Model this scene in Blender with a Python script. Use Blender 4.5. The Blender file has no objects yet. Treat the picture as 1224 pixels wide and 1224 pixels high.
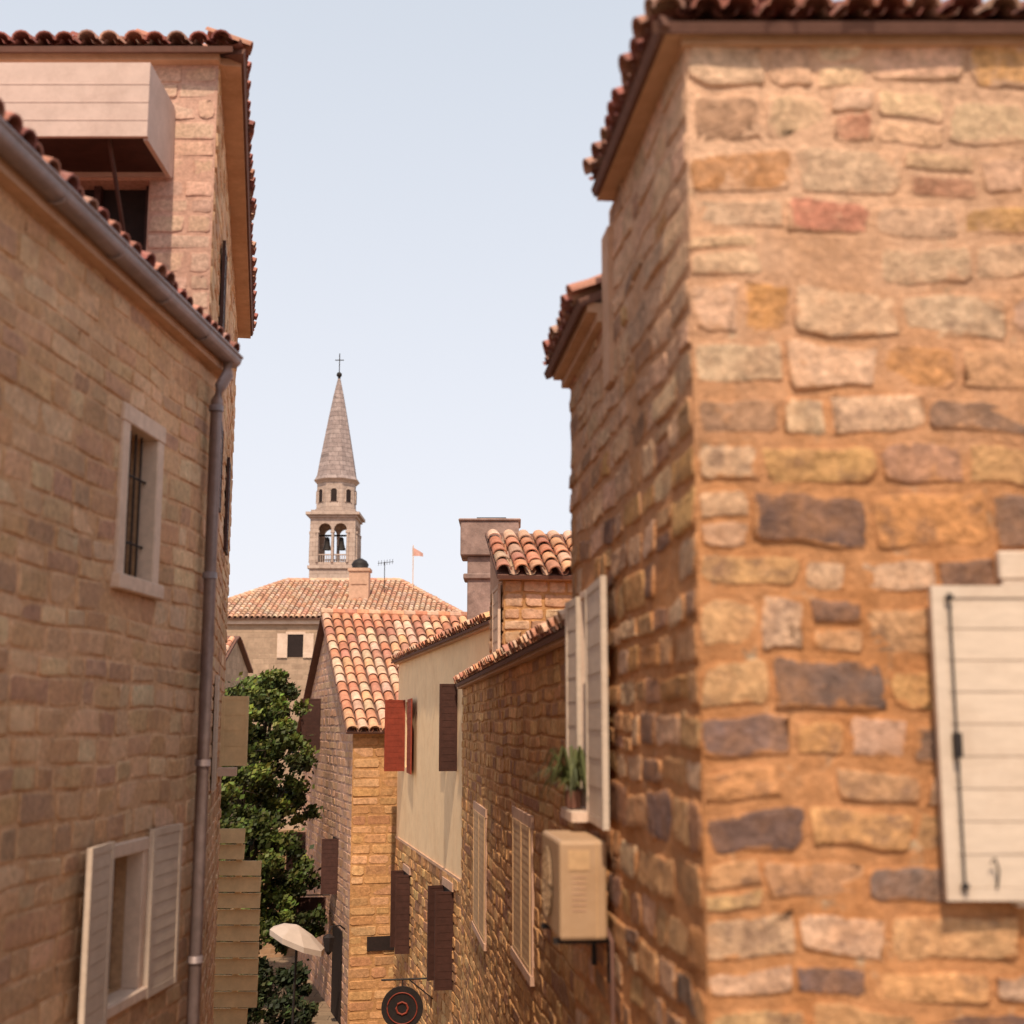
import bpy, math, random
from mathutils import Vector, noise, geometry
R=random.Random(11)
U=R.uniform
GZ=-7.5
scene=bpy.context.scene
def V(*a): return Vector(a)

# ------------------------------------------------------------ materials
def newmat(name,rough=.85,spec=.25,metal=0):
    m=bpy.data.materials.new(name); m.use_nodes=True
    nt=m.node_tree; b=nt.nodes['Principled BSDF']
    b.inputs['Roughness'].default_value=rough
    b.inputs['Specular IOR Level'].default_value=spec
    b.inputs['Metallic'].default_value=metal
    return m,nt,b
def noise_n(nt,scale,detail=4,rough=.6,vec=None):
    n=nt.nodes.new('ShaderNodeTexNoise'); n.inputs['Scale'].default_value=scale
    n.inputs['Detail'].default_value=detail; n.inputs['Roughness'].default_value=rough
    if vec is None:
        tc=nt.nodes.new('ShaderNodeTexCoord'); vec=tc.outputs['Object']
    nt.links.new(vec,n.inputs['Vector']); return n.outputs['Fac']
def mathn(nt,op,a,b=None,c=None,clamp=False):
    n=nt.nodes.new('ShaderNodeMath'); n.operation=op; n.use_clamp=clamp
    for i,x in enumerate((a,b,c)):
        if x is None: continue
        if isinstance(x,(int,float)): n.inputs[i].default_value=x
        else: nt.links.new(x,n.inputs[i])
    return n.outputs[0]
def maprange(nt,v,a,b,c,d):
    n=nt.nodes.new('ShaderNodeMapRange'); nt.links.new(v,n.inputs[0])
    for i,x in enumerate((a,b,c,d)): n.inputs[i+1].default_value=x
    return n.outputs[0]
def scalecol(nt,col,f):
    n=nt.nodes.new('ShaderNodeVectorMath'); n.operation='SCALE'
    if isinstance(col,tuple): n.inputs[0].default_value=col[:3]
    else: nt.links.new(col,n.inputs[0])
    nt.links.new(f,n.inputs['Scale']); return n.outputs[0]
def mixc(nt,f,a,b):
    n=nt.nodes.new('ShaderNodeMix'); n.data_type='RGBA'
    if isinstance(f,(int,float)): n.inputs[0].default_value=f
    else: nt.links.new(f,n.inputs[0])
    for i,x in ((6,a),(7,b)):
        if isinstance(x,tuple): n.inputs[i].default_value=(*x[:3],1)
        else: nt.links.new(x,n.inputs[i])
    return n.outputs[2]
def bump(nt,b,h,strength=.5,dist=.02):
    n=nt.nodes.new('ShaderNodeBump'); n.inputs['Strength'].default_value=strength
    n.inputs['Distance'].default_value=dist
    nt.links.new(h,n.inputs['Height']); nt.links.new(n.outputs[0],b.inputs['Normal'])
def masonry(name,mortar,smear=.9,bs=.6,bd=.02,thr=.62,mortar2=None,fine=28,mott=.35,soft=.16,sscale=7,stain=None,upper=None,con=(.6,1.42),blotch=None):
    # upper=(z_mid, mortar colour, threshold shift): heavily re-pointed upper wall, its paler tone partly a colour grade put in
    m,nt,b=newmat(name,.92,.12)
    at=nt.nodes.new('ShaderNodeAttribute'); at.attribute_name='Col'
    n1=noise_n(nt,sscale,5,.65); n2=noise_n(nt,fine,5,.7); n3=noise_n(nt,.8,4,.6); n4=noise_n(nt,2.4,5,.65)
    e=mathn(nt,'MULTIPLY_ADD',mathn(nt,'SUBTRACT',n1,.5),smear*2.2,at.outputs['Alpha'])
    m2=mortar2 or tuple(x*.8 for x in mortar)
    mc=mixc(nt,maprange(nt,n4,.35,.65,0,1),mortar,m2)
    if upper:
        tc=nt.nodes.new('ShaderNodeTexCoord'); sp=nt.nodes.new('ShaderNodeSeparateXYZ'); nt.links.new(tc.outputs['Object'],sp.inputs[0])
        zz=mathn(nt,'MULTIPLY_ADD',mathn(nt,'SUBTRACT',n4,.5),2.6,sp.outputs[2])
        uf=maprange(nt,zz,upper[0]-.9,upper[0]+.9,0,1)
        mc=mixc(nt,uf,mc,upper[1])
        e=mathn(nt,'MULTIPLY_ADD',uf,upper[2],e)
    mask=maprange(nt,e,thr-soft,thr+soft,0,1)
    sc=scalecol(nt,at.outputs['Color'],maprange(nt,n2,.25,.75,*con))
    mc=scalecol(nt,mc,maprange(nt,n2,.25,.75,.68,1.28))
    veil=maprange(nt,noise_n(nt,4.3,5,.7),.42,.68,0,mott)
    sc=mixc(nt,veil,sc,mc)
    if blotch:
        bl=maprange(nt,noise_n(nt,5.5,6,.78),.50,.66,0,blotch[0])
        if upper: bl=mathn(nt,'MULTIPLY',bl,maprange(nt,uf,0,1,1,.35))
        sc=mixc(nt,bl,sc,blotch[1])
    c=mixc(nt,mask,sc,mc)
    c=scalecol(nt,c,maprange(nt,n3,.3,.7,.80,1.14))
    if stain:
        c=mixc(nt,maprange(nt,noise_n(nt,1.6,6,.75),.56,.80,0,.5),c,stain)
    nt.links.new(c,b.inputs['Base Color'])
    n5=noise_n(nt,fine*3,3,.7)
    h=mathn(nt,'MULTIPLY_ADD',n5,.35,mathn(nt,'MULTIPLY_ADD',n1,.9,n2))
    bump(nt,b,h,bs,bd)
    return m
def attrmat(name,rough=.85,var=.3,scale=8,bs=.3,bd=.01,spec=.25,metal=0,lichen=None):
    m,nt,b=newmat(name,rough,spec,metal)
    at=nt.nodes.new('ShaderNodeAttribute'); at.attribute_name='Col'
    n1=noise_n(nt,scale,5,.7); n2=noise_n(nt,scale*.15,4,.6)
    f=mathn(nt,'MULTIPLY',maprange(nt,n1,.25,.75,1-var,1+var),maprange(nt,n2,.3,.7,1-var*.4,1+var*.4))
    c=scalecol(nt,at.outputs['Color'],f)
    if lichen: c=mixc(nt,maprange(nt,noise_n(nt,2.9,5,.75),.50,.72,0,.6),c,lichen)
    nt.links.new(c,b.inputs['Base Color'])
    if bs: bump(nt,b,n1,bs,bd)
    return m
def solid(name,col,rough=.8,var=.2,scale=10,bs=.25,bd=.01,spec=.25,metal=0,stretch=None,dirt=None):
    m,nt,b=newmat(name,rough,spec,metal)
    vec=None
    if stretch:
        tc=nt.nodes.new('ShaderNodeTexCoord'); mp=nt.nodes.new('ShaderNodeMapping')
        mp.inputs['Scale'].default_value=stretch; nt.links.new(tc.outputs['Object'],mp.inputs['Vector']); vec=mp.outputs[0]
    n1=noise_n(nt,scale,5,.7,vec); n2=noise_n(nt,scale*.12,4,.6)
    f=mathn(nt,'MULTIPLY',maprange(nt,n1,.25,.75,1-var,1+var),maprange(nt,n2,.3,.7,1-var*.5,1+var*.5))
    c=scalecol(nt,col,f)
    if dirt:
        n3=noise_n(nt,1.7,6,.75)
        c=mixc(nt,maprange(nt,n3,.48,.72,0,.8),c,dirt)
    nt.links.new(c,b.inputs['Base Color'])
    bump(nt,b,n1,bs,bd); return m
def brickmat(name,c1,c2,mortar,bw,bh,ms=.012,var=.25):
    m,nt,b=newmat(name,.9,.1)
    tc=nt.nodes.new('ShaderNodeTexCoord'); sp=nt.nodes.new('ShaderNodeSeparateXYZ'); cb=nt.nodes.new('ShaderNodeCombineXYZ')
    nt.links.new(tc.outputs['Object'],sp.inputs[0])
    nt.links.new(mathn(nt,'ADD',sp.outputs[0],sp.outputs[1]),cb.inputs[0]); nt.links.new(sp.outputs[2],cb.inputs[1])
    br=nt.nodes.new('ShaderNodeTexBrick'); nt.links.new(cb.outputs[0],br.inputs['Vector'])
    br.inputs['Scale'].default_value=1; br.inputs['Brick Width'].default_value=bw; br.inputs['Row Height'].default_value=bh
    br.inputs['Mortar Size'].default_value=ms; br.inputs['Mortar Smooth'].default_value=.3
    br.inputs['Color1'].default_value=(*c1,1); br.inputs['Color2'].default_value=(*c2,1); br.inputs['Mortar'].default_value=(*mortar,1)
    n1=noise_n(nt,3,5,.7)
    nt.links.new(scalecol(nt,br.outputs['Color'],maprange(nt,n1,.25,.75,1-var,1+var)),b.inputs['Base Color'])
    bump(nt,b,mathn(nt,'SUBTRACT',n1,br.outputs['Fac']),.4,.03); return m

M_left =masonry('masonry_left',(.66,.40,.24),1.0,.6,.014,.56,(.56,.32,.17),22,.55,.22,7,stain=(.38,.20,.12),blotch=(.45,(.36,.20,.14)))
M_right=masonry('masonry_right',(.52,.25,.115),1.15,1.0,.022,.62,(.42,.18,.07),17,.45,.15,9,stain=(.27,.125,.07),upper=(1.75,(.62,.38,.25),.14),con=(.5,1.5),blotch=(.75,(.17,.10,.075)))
M_mid  =masonry('masonry_mid',(.54,.28,.12),.8,.6,.03,.58,None,12,.4)
M_tall =masonry('masonry_tall',(.56,.34,.26),.8,.4,.015,.45,(.48,.28,.21),24,.6)
M_tile =attrmat('roof_tile',.85,.4,7,.4,.01,lichen=(.40,.25,.17))
M_deck =solid('roof_deck',(.16,.08,.06),.9)
M_plast=solid('plaster_cream',(.86,.60,.36),.9,.08,3,.15,.01,dirt=(.74,.47,.26))
M_pink =solid('plaster_pink',(.54,.33,.23),.9,.18,5,.35,.02,dirt=(.38,.22,.15))
M_soff =solid('soffit_plaster',(.54,.33,.22),.9,.15,6,dirt=(.4,.22,.13))
M_frame=solid('limestone_frame',(.66,.48,.37),.85,.15,14,.3,.006,dirt=(.50,.33,.24))
M_white=solid('shutter_white_paint',(.60,.47,.37),.6,.12,7,.2,.004,stretch=(1,1,5),dirt=(.48,.35,.26))
M_cream=solid('slat_cream_paint',(.80,.58,.32),.7,.15,6,dirt=(.62,.44,.24))
M_tan  =solid('shutter_tan_wood',(.58,.36,.19),.7,.2,9,dirt=(.44,.25,.13))
M_red  =solid('shutter_red_paint',(.24,.04,.02),.6,.25,8)
M_dark =solid('shutter_dark_wood',(.06,.024,.018),.6,.3,8)
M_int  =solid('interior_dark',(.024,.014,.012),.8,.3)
M_glass=solid('window_glass',(.03,.03,.033),.12,.1,1,.0,.001,.5)
M_metal=solid('zinc_pipe',(.27,.20,.19),.5,.25,10,.1,.003,.5,.4,dirt=(.19,.12,.10))
M_iron =solid('black_iron',(.022,.016,.015),.6,.3,12)
M_ac   =solid('ac_casing',(.46,.29,.17),.5,.08,5,.05,.002,dirt=(.36,.21,.11))
M_conc =solid('weathered_concrete',(.30,.20,.17),.95,.35,4,.6,.03,dirt=(.11,.07,.06))
M_tower=brickmat('tower_limestone',(.48,.37,.31),(.40,.30,.25),(.33,.24,.20),.8,.32,.02)
M_spire=brickmat('spire_stone',(.36,.28,.26),(.29,.22,.205),(.22,.17,.16),.7,.34,.03,.35)
M_far  =brickmat('far_stone',(.44,.30,.21),(.34,.23,.16),(.37,.26,.18),.6,.28,.02)
M_rub  =brickmat('plain_stone',(.40,.24,.14),(.31,.18,.10),(.42,.27,.17),.4,.18,.015)
M_leaf =attrmat('foliage',.6,.3,3,.0,.001,.3)
M_bark =solid('bark',(.10,.07,.05),.95,.3,9,.8,.03)

# ------------------------------------------------------------ mesh builder
class MB:
    def __init__(s): s.v=[];s.f=[];s.c=[]
    def add(s,vs,fs,col=(.5,.5,.5,0)):
        o=len(s.v); s.v.extend(vs); s.f.extend([tuple(i+o for i in f) for f in fs])
        if isinstance(col,list): s.c.extend(col)
        else: s.c.extend([col]*len(vs))
    def build(s,name,mat,parent=None,smooth=False):
        me=bpy.data.meshes.new(name); me.from_pydata([tuple(v) for v in s.v],[],s.f)
        ca=me.color_attributes.new('Col','FLOAT_COLOR','POINT')
        flat=[]
        for c in s.c: flat.extend(c if len(c)==4 else (*c,0))
        ca.data.foreach_set('color',flat)
        me.materials.append(mat)
        if smooth: me.polygons.foreach_set('use_smooth',[True]*len(me.polygons))
        me.update()
        ob=bpy.data.objects.new(name,me); scene.collection.objects.link(ob)
        if parent: ob.parent=parent
        return ob
def empty(name):
    e=bpy.data.objects.new(name,None); scene.collection.objects.link(e); return e
def frame(O,d,side=1,norm=False):
    d=Vector((d[0],d[1],0)); 
    if norm: d=d.normalized()
    n=Vector((d.y,-d.x,0)).normalized()*side; O=Vector((O[0],O[1],0))
    def F(s,z,dd=0): return O+d*s+n*dd+Vector((0,0,z))
    return F
def box(mb,F,s0,s1,z0,z1,d0,d1,col=(.5,.5,.5,0)):
    vs=[F(s,z,d) for d in (d0,d1) for z in (z0,z1) for s in (s0,s1)]
    mb.add(vs,[(0,1,3,2),(4,6,7,5),(0,4,5,1),(2,3,7,6),(0,2,6,4),(1,5,7,3)],col)
def bbox(name,F,s0,s1,z0,z1,d0,d1,mat,parent,bev=0):
    mb=MB(); box(mb,F,s0,s1,z0,z1,d0,d1); ob=mb.build(name,mat,parent)
    if bev:
        m=ob.modifiers.new('b','BEVEL'); m.width=bev; m.segments=2
    return ob
def tube(mb,pts,r,seg=10,col=(.5,.5,.5,0),caps=True):
    rs=r if isinstance(r,list) else [r]*len(pts)
    rings=[]
    for i,p in enumerate(pts):
        a=pts[max(i-1,0)]; b=pts[min(i+1,len(pts)-1)]
        t=(b-a).normalized(); x=t.orthogonal().normalized() if abs(t.z)>.99 else t.cross(Vector((0,0,1))).normalized()
        y=t.cross(x)
        rings.append([p+(x*math.cos(2*math.pi*k/seg)+y*math.sin(2*math.pi*k/seg))*rs[i] for k in range(seg)])
    vs=[v for r_ in rings for v in r_]; fs=[]
    for i in range(len(pts)-1):
        for k in range(seg):
            k2=(k+1)%seg; fs.append((i*seg+k,i*seg+k2,(i+1)*seg+k2,(i+1)*seg+k))
    if caps: fs.append(tuple(range(seg))); fs.append(tuple((len(pts)-1)*seg+k for k in range(seg)))
    mb.add(vs,fs,col)
def prism(name,pts,z0,z1,mat,parent):
    n=len(pts); mb=MB()
    mb.add([V(x,y,z0) for x,y in pts]+[V(x,y,z1) for x,y in pts],
      [tuple(range(n)),tuple(range(n,2*n))]+[(i,(i+1)%n,n+(i+1)%n,n+i) for i in range(n)])
    return mb.build(name,mat,parent)

# ------------------------------------------------------------ stones
def stone(mb,F,s0,s1,z0,z1,col,proud,hi,wob):
    w=s1-s0;h=z1-z0
    if w<.03 or h<.02: return
    cs=(s0+s1)/2;cz=(z0+z1)/2
    c=min(w,h)*U(.08,.22); j=min(w,h)*.05
    rub=wob>.04
    if hi:
        out=[]; j=min(w,h)*(.05 if rub else .035)
        for (sx,sz) in ((-1,-1),(1,-1),(1,1),(-1,1)):
            cc=c*U(.3,2.0)
            a=(sx*w/2,sz*(h/2-cc)); m=(sx*(w/2-cc*.25),sz*(h/2-cc*.25)); b=(sx*(w/2-cc),sz*h/2)
            out+= [a,m,b] if (sx*sz>0) else [b,m,a]
            if sz<0 and sx<0: out+=[(-w*.17,-h/2),(w*.17,-h/2)]
            if sz>0 and sx>0: out+=[(w*.17,h/2),(-w*.17,h/2)]
        out=[(x+U(-j,j),z+U(-j,j)) for x,z in out]
        if rub:  # trapezoid skew so that blocks are not rectangles
            k1,k2=U(-.12,.12),U(-.12,.12)
            out=[(x*(1+k1*z/h),z*(1+k2*x/w)) for x,z in out]
        rings=((0,-.010,1.),(.03,proud*.6,.8),(.09,proud*.95,.45),(.25,proud,.12))
    else:
        out=[(-w/2,-h/2+c),(-w/2+c,-h/2),(w/2-c,-h/2),(w/2,-h/2+c),(w/2,h/2-c),(w/2-c,h/2),(-w/2+c,h/2),(-w/2,h/2-c)]
        out=[(x+U(-j,j),z+U(-j,j)) for x,z in out]
        rings=((0,-.01,1.),(.10,proud,.25))
    n=len(out); tx=U(-.04,.04); tz=U(-.07,.07)
    vs=[];cl=[]
    for ins,d,e in rings:
        i=ins*min(w,h)*.9; fx=max(1-2*i/w,.1); fz=max(1-2*i/h,.1)
        for x,z in out:
            X=cs+x*fx; Z=cz+z*fz; dd=d
            if ins>0: dd+=x*fx*tx+z*fz*tz+ (U(-.35,.35)*proud if hi else 0)
            if wob:
                X0=X
                Z+=wob*noise.noise(Vector((X0*1.3,Z*.9,3.1)))
                if rub:
                    q=Vector((X0*4,Z*4,7.7)); Z+=.022*noise.noise(q); X+=.03*noise.noise(q+Vector((9,2,4)))
            vs.append(F(X,Z,dd)); cl.append((*col,e))
    fs=[]
    for r in range(len(rings)-1):
        for k in range(n):
            k2=(k+1)%n; fs.append((r*n+k,r*n+k2,(r+1)*n+k2,(r+1)*n+k))
    fs.append(tuple((len(rings)-1)*n+k for k in range(n)))
    mb.add(vs,fs,cl)
def panel(mb,F,s0,s1,z0,z1,ops,depth=.25,col=(.4,.3,.2,1.)):
    ss=sorted({s0,s1,*[o[0] for o in ops],*[o[1] for o in ops]}); zs=sorted({z0,z1,*[o[2] for o in ops],*[o[3] for o in ops]})
    for a,b in zip(ss,ss[1:]):
        for c,d in zip(zs,zs[1:]):
            ms=(a+b)/2; mz=(c+d)/2
            if any(o[0]<ms<o[1] and o[2]<mz<o[3] for o in ops): continue
            mb.add([F(a,c),F(b,c),F(b,d),F(a,d)],[(0,1,2,3)],col)
    for o in ops:
        a,b,c,d=o
        for p,q in (((a,c),(b,c)),((b,c),(b,d)),((b,d),(a,d)),((a,d),(a,c))):
            mb.add([F(*p,0),F(*q,0),F(*q,-depth),F(*p,-depth)],[(0,1,2,3)],col)
def stone_wall(name,parent,F,s0,s1,z0,z1,ops,ch,ln,gap,proud,pal,mat,hi=True,wob=0,split=.0,top=None,back=True,keep=.0,pads=.0):
    mb=MB()
    if back: panel(mb,F,s0,s1,z0,z1,ops)
    z=z0
    while z<z1-.03:
        h=U(*ch)
        if z+h>z1-.05: h=z1-z
        zc=z+h/2
        iv=[(s0,s1)]
        for o in ops:
            if o[2]-pads-h*.45<zc<o[3]+pads+h*.45:
                nv=[]
                for a,b in iv:
                    if o[1]+pads<=a or o[0]-pads>=b: nv.append((a,b)); continue
                    if o[0]-pads>a: nv.append((a,o[0]-pads))
                    if o[1]+pads<b: nv.append((o[1]+pads,b))
                iv=nv
        for a,b in iv:
            s=a
            while s<b-.02:
                w=U(*ln)*(1.0 if h<.2 else 1.1)
                if s+w>b-ln[0]*.6: w=b-s
                if top is None or zc+h/2<top(s+w/2):
                    g=gap*U(.6,1.5)
                    if U(0,1)<split and h>.2 and w<.36:
                        k=U(.36,.64)
                        stone(mb,F,s+g/2,s+w-g/2,z+g/2,z+h*k-g/2,pal(s,zc),proud*U(.6,1.2),hi,wob)
                        stone(mb,F,s+g/2,s+w-g/2,z+h*k+g/2,z+h-g/2,pal(s,zc),proud*U(.6,1.2),hi,wob)
                    elif U(0,1)>=keep:
                        dz=U(0,h*.12) if wob>.04 else 0; dz2=U(0,h*.12) if wob>.04 else 0
                        stone(mb,F,s+g/2,s+w-g/2,z+g/2+dz,z+h-g/2-dz2,pal(s,zc),proud*U(.4,1.4),hi,wob)
                s+=w
        z+=h
    return mb.build(name,mat,parent,hi)
def jit(c,v=.12):
    k=1+U(-v,v); return tuple(max(.01,x*k*(1+U(-.05,.05))) for x in c)
def pal_left(s,z):
    t=R.random()
    if t<.10: return jit((.44,.26,.17))
    if t<.34: return jit((.68,.46,.29))
    return jit(R.choice([(.60,.38,.23),(.55,.32,.18),(.62,.40,.24),(.52,.31,.18)]))
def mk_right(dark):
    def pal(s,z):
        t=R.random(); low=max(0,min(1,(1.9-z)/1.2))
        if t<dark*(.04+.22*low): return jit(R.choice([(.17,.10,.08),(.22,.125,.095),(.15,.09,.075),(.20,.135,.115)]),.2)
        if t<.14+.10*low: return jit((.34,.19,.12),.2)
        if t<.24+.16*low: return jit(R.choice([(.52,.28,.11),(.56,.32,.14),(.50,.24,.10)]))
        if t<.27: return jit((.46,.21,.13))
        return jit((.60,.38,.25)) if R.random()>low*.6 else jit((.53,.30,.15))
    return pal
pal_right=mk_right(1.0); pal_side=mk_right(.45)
def pal_mid(s,z):
    return jit(R.choice([(.56,.30,.13),(.51,.26,.11),(.60,.35,.16),(.43,.21,.09),(.34,.17,.10)]))

# ------------------------------------------------------------ roof tiles
TP=[(.54,.23,.13),(.60,.30,.17),(.48,.19,.11),(.63,.40,.27),(.62,.32,.18),(.42,.18,.12),(.54,.33,.23)]
TPD=[(.36,.13,.10),(.42,.18,.13),(.30,.11,.09),(.46,.26,.20)]
def tiles(name,parent,O,E,S,L,W,sp=.2,rl=.34,keep=None,pal=TP,seg=6,deck=None,stag=0):
    mb=MB(); E=E.normalized(); S=S.normalized(); N=E.cross(S); 
    if N.z<0: N=-N
    nc=int(L/sp); nr=max(1,int(W/rl))
    for i in range(nc):
        wv=U(-.012,.012)
        for jx in range(nr):
            s=(i+.5)*sp; t=jx*rl
            if keep and not keep(s,t): continue
            col=(*jit(R.choice(pal),.15),0)
            p0=O+E*(s+wv+U(-.01,.01))+S*(t+U(-.03,.03))+N*(.028+U(-.006,.012)); p1=O+E*(s+wv)+S*(t+rl*1.1)+N*.004
            r0=sp*.46; r1=sp*.38; vs=[];fs=[]
            for p,r in ((p0,r0),(p1,r1)):
                for k in range(seg+1):
                    a=math.pi*k/seg; vs.append(p+E*(math.cos(a)*r)+N*(math.sin(a)*r*.85))
            m=seg+1
            for k in range(seg): fs.append((k,k+1,m+k+1,m+k))
            for k in range(seg+1):
                a=math.pi*k/seg; r=r0-.016; vs.append(p0+E*(math.cos(a)*r)+N*(math.sin(a)*r*.85))
            for k in range(seg): fs.append((k,2*m+k,2*m+k+1,k+1))
            if jx==0:
                for k in range(seg+1):
                    a=math.pi*k/seg; r=r0-.016; vs.append(p0+S*.25+E*(math.cos(a)*r)+N*(math.sin(a)*r*.85))
                for k in range(seg): fs.append((2*m+k,3*m+k,3*m+k+1,2*m+k+1))
            mb.add(vs,fs,col)
            c2=(*jit(tuple(x*.7 for x in R.choice(pal))),0)
            q0=O+E*(s+sp/2)+S*t+N*.03; q1=O+E*(s+sp/2)+S*(t+rl*1.05)+N*.02; vs=[];fs=[]
            for q in (q0,q1):
                for k in range(5):
                    a=math.pi*k/4; vs.append(q+E*(math.cos(a)*sp*.34)-N*(math.sin(a)*sp*.26))
            for k in range(4): fs.append((k,k+1,5+k+1,5+k))
            mb.add(vs,fs,c2)
    ob=mb.build(name,M_tile,parent,False)
    dk=MB(); poly=deck or [(0,0),(L,0),(L,W),(0,W)]
    a=[O+E*s+S*t-N*.03 for s,t in poly]; b=[p-N*.05 for p in a]; n=len(poly)
    dk.add(a+b,[tuple(range(n)),tuple(range(n,2*n))]+[(i,(i+1)%n,n+(i+1)%n,n+i) for i in range(n)])
    dk.build(name+'_deck',M_deck,parent)
    return ob
def shutter(name,parent,p,d,w,h,mat,n=9,th=.035,strap=False):
    d=Vector((d[0],d[1],0)).normalized(); nn=Vector((d.y,-d.x,0)); p=Vector(p)
    F=lambda s,z,dd=0: p+d*s+nn*dd+Vector((0,0,z))
    mb=MB(); st=min(.05,w*.12)
    box(mb,F,0,st,0,h,-th/2,th/2); box(mb,F,w-st,w,0,h,-th/2,th/2)
    box(mb,F,st,w-st,0,.05,-th/2+.003,th/2-.003); box(mb,F,st,w-st,h-.05,h,-th/2+.003,th/2-.003)
    box(mb,F,st,w-st,.05,h-.05,-.004,.005)
    ph=(h-.1)/n
    for i in range(n):
        z0=.05+i*ph
        a,b=z0+.0025,z0+ph-.0025
        vs=[F(st,a,-.011),F(w-st,a,-.011),F(w-st,b,-.008),F(st,b,-.008),F(st,a,.012),F(w-st,a,.012),F(w-st,b,.009),F(st,b,.009)]
        mb.add(vs,[(0,1,2,3),(4,7,6,5),(0,4,5,1),(3,2,6,7),(0,3,7,4),(1,5,6,2)])
    return mb.build(name,mat,parent)
def window(parent,F,o,fw=.12,fp=.03,dep=.22,bars=False,mat=None,sill=True,glassmat=None,mull=True):
    a,b,c,d=o; mat=mat or M_frame
    if fw:
        e=.004
        mb=MB(); box(mb,F,a-fw,a+e,c,d,-.1,fp); box(mb,F,b-e,b+fw,c,d,-.1,fp)
        box(mb,F,a-fw-.01,b+fw+.01,d-e,d+fw,-.1,fp+.006)
        if sill: box(mb,F,a-fw-.03,b+fw+.03,c-fw*.8,c+e,-.1,fp+.035)
        ob=mb.build('window_surround',mat,parent); m=ob.modifiers.new('b','BEVEL'); m.width=.008; m.segments=1
    mb=MB(); box(mb,F,a,b,c,d,-dep-.05,-dep-.02); mb.build('window_glass',glassmat or M_glass,parent)
    mb=MB(); t=.04
    for s0,s1,z0,z1 in ((a,a+t,c,d),(b-t,b,c,d),(a+t,b-t,c,c+t),(a+t,b-t,d-t,d)): box(mb,F,s0,s1,z0,z1,-dep-.018,-dep+.02)
    if mull: box(mb,F,(a+b)/2-.015,(a+b)/2+.015,c+t,d-t,-dep-.015,-dep+.012)
    mb.build('window_sash',M_dark,parent)
    if bars:
        mb=MB()
        n=4
        for i in range(1,n+1):
            s=a+(b-a)*i/(n+1); tube(mb,[F(s,c,-.06),F(s,d,-.06)],.009,6)
        for z in (c+(d-c)*.25,c+(d-c)*.7): tube(mb,[F(a,z,-.06),F(b,z,-.06)],.009,6)
        mb.build('window_bars',M_iron,parent)

# ============================================================ GROUND
mb=MB(); mb.add([V(-1500,-300,GZ),V(1500,-300,GZ),V(1500,2500,GZ),V(-1500,2500,GZ)],[(0,1,2,3)])
M_gr=solid('ground_dry_earth',(.26,.19,.12),.95,.3,.4)
mb.build('ground',M_gr)
M_pave=brickmat('street_paving',(.26,.18,.12),(.20,.14,.095),(.11,.075,.055),.8,.5,.012)
nt=M_pave.node_tree
for n in nt.nodes:
    if n.type=='COMBXYZ':
        for l in list(nt.links):
            if l.to_node==n: nt.links.remove(l)
        sp=[k for k in nt.nodes if k.type=='SEPXYZ'][0]
        nt.links.new(sp.outputs[0],n.inputs[0]); nt.links.new(sp.outputs[1],n.inputs[1])
mb=MB(); mb.add([V(-3.3,-6,GZ+.004),V(1.4,-6,GZ+.004),V(.2,12,GZ+.004),V(-1.2,24,GZ+.004),V(-3.6,34,GZ+.004),V(-8,50,GZ+.004),V(-16,50,GZ+.004),V(-7.5,30,GZ+.004),V(-4.6,19,GZ+.004),V(-2.4,11,GZ+.004)],[tuple(range(10))])
mb.build('street',M_pave)

# ============================================================ LEFT LOW HOUSE
H=empty('stone_house')
F=frame((-3.4,0),(.08,1),1)
opU=(8.86,9.42,1.03,2.10); opL=(8.90,9.50,-1.80,-.86)
stone_wall('street_wall',H,F,4,11,-3.2,3.0,[opU,opL],(.12,.21),(.18,.54),.013,.007,pal_left,M_left,True,.035,.15,pads=.1)
stone_wall('street_wall_base',H,F,4,11,GZ,-3.2,[],(.14,.2),(.2,.5),.02,.02,pal_left,M_left,False)
window(H,F,opU,.125,.03,.20,bars=True); window(H,F,opL,.09,.03,.20)
shutter('shutter_near',H,F(8.82,-1.90,.06),(.02,-1,0),.50,1.16,M_white,11)
shutter('shutter_far',H,F(9.58,-1.88,.05),(.085,1,0),.62,1.16,M_white,11)
prism('body',[(-10,3.9),(-3.45,3.9),(-3.1,10.9),(-10,10.9)],GZ,2.95,M_rub,H)
mb=MB(); box(mb,F,3.9,10.98,2.98,3.06,-.3,.10); mb.build('eave_board',M_soff,H)
mb=MB()
gp=[];seg=8
for s in (3.6,10.75):
    for k in range(seg+1):
        a=math.pi+math.pi*k/seg; gp.append(F(s,3.10+math.sin(a)*.075,.16+math.cos(a)*.075))
    for k in range(seg+1):
        a=math.pi+math.pi*k/seg; gp.append(F(s,3.10+math.sin(a)*.065,.16+math.cos(a)*.065))
m=seg+1; fs=[]
for k in range(seg): fs+= [(k,k+1,2*m+k+1,2*m+k),(m+k,m+k+1,3*m+k+1,3*m+k),(2*m+k,2*m+k+1,3*m+k+1,3*m+k)]
fs+=[(0,m,3*m,2*m),(m-1,2*m-1,4*m-1,3*m-1)]
mb.add(gp,fs); mb.build('gutter',M_metal,H,True)
mb=MB(); tube(mb,[F(3.6,3.115,.235),F(10.75,3.115,.235)],.014,8)
for s in [4.5+.9*i for i in range(7)]: tube(mb,[F(s,3.1,.08),F(s,3.03,.12),F(s,3.018,.16),F(s,3.03,.2),F(s,3.12,.24)],.01,6)
mb.build('gutter_lip',M_metal,H,True)
mb=MB(); tube(mb,[F(10.6,3.05,.16),F(10.6,2.93,.16),F(10.58,2.82,.11),F(10.56,2.70,.09),F(10.55,GZ,.09)],.05,12)
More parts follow.
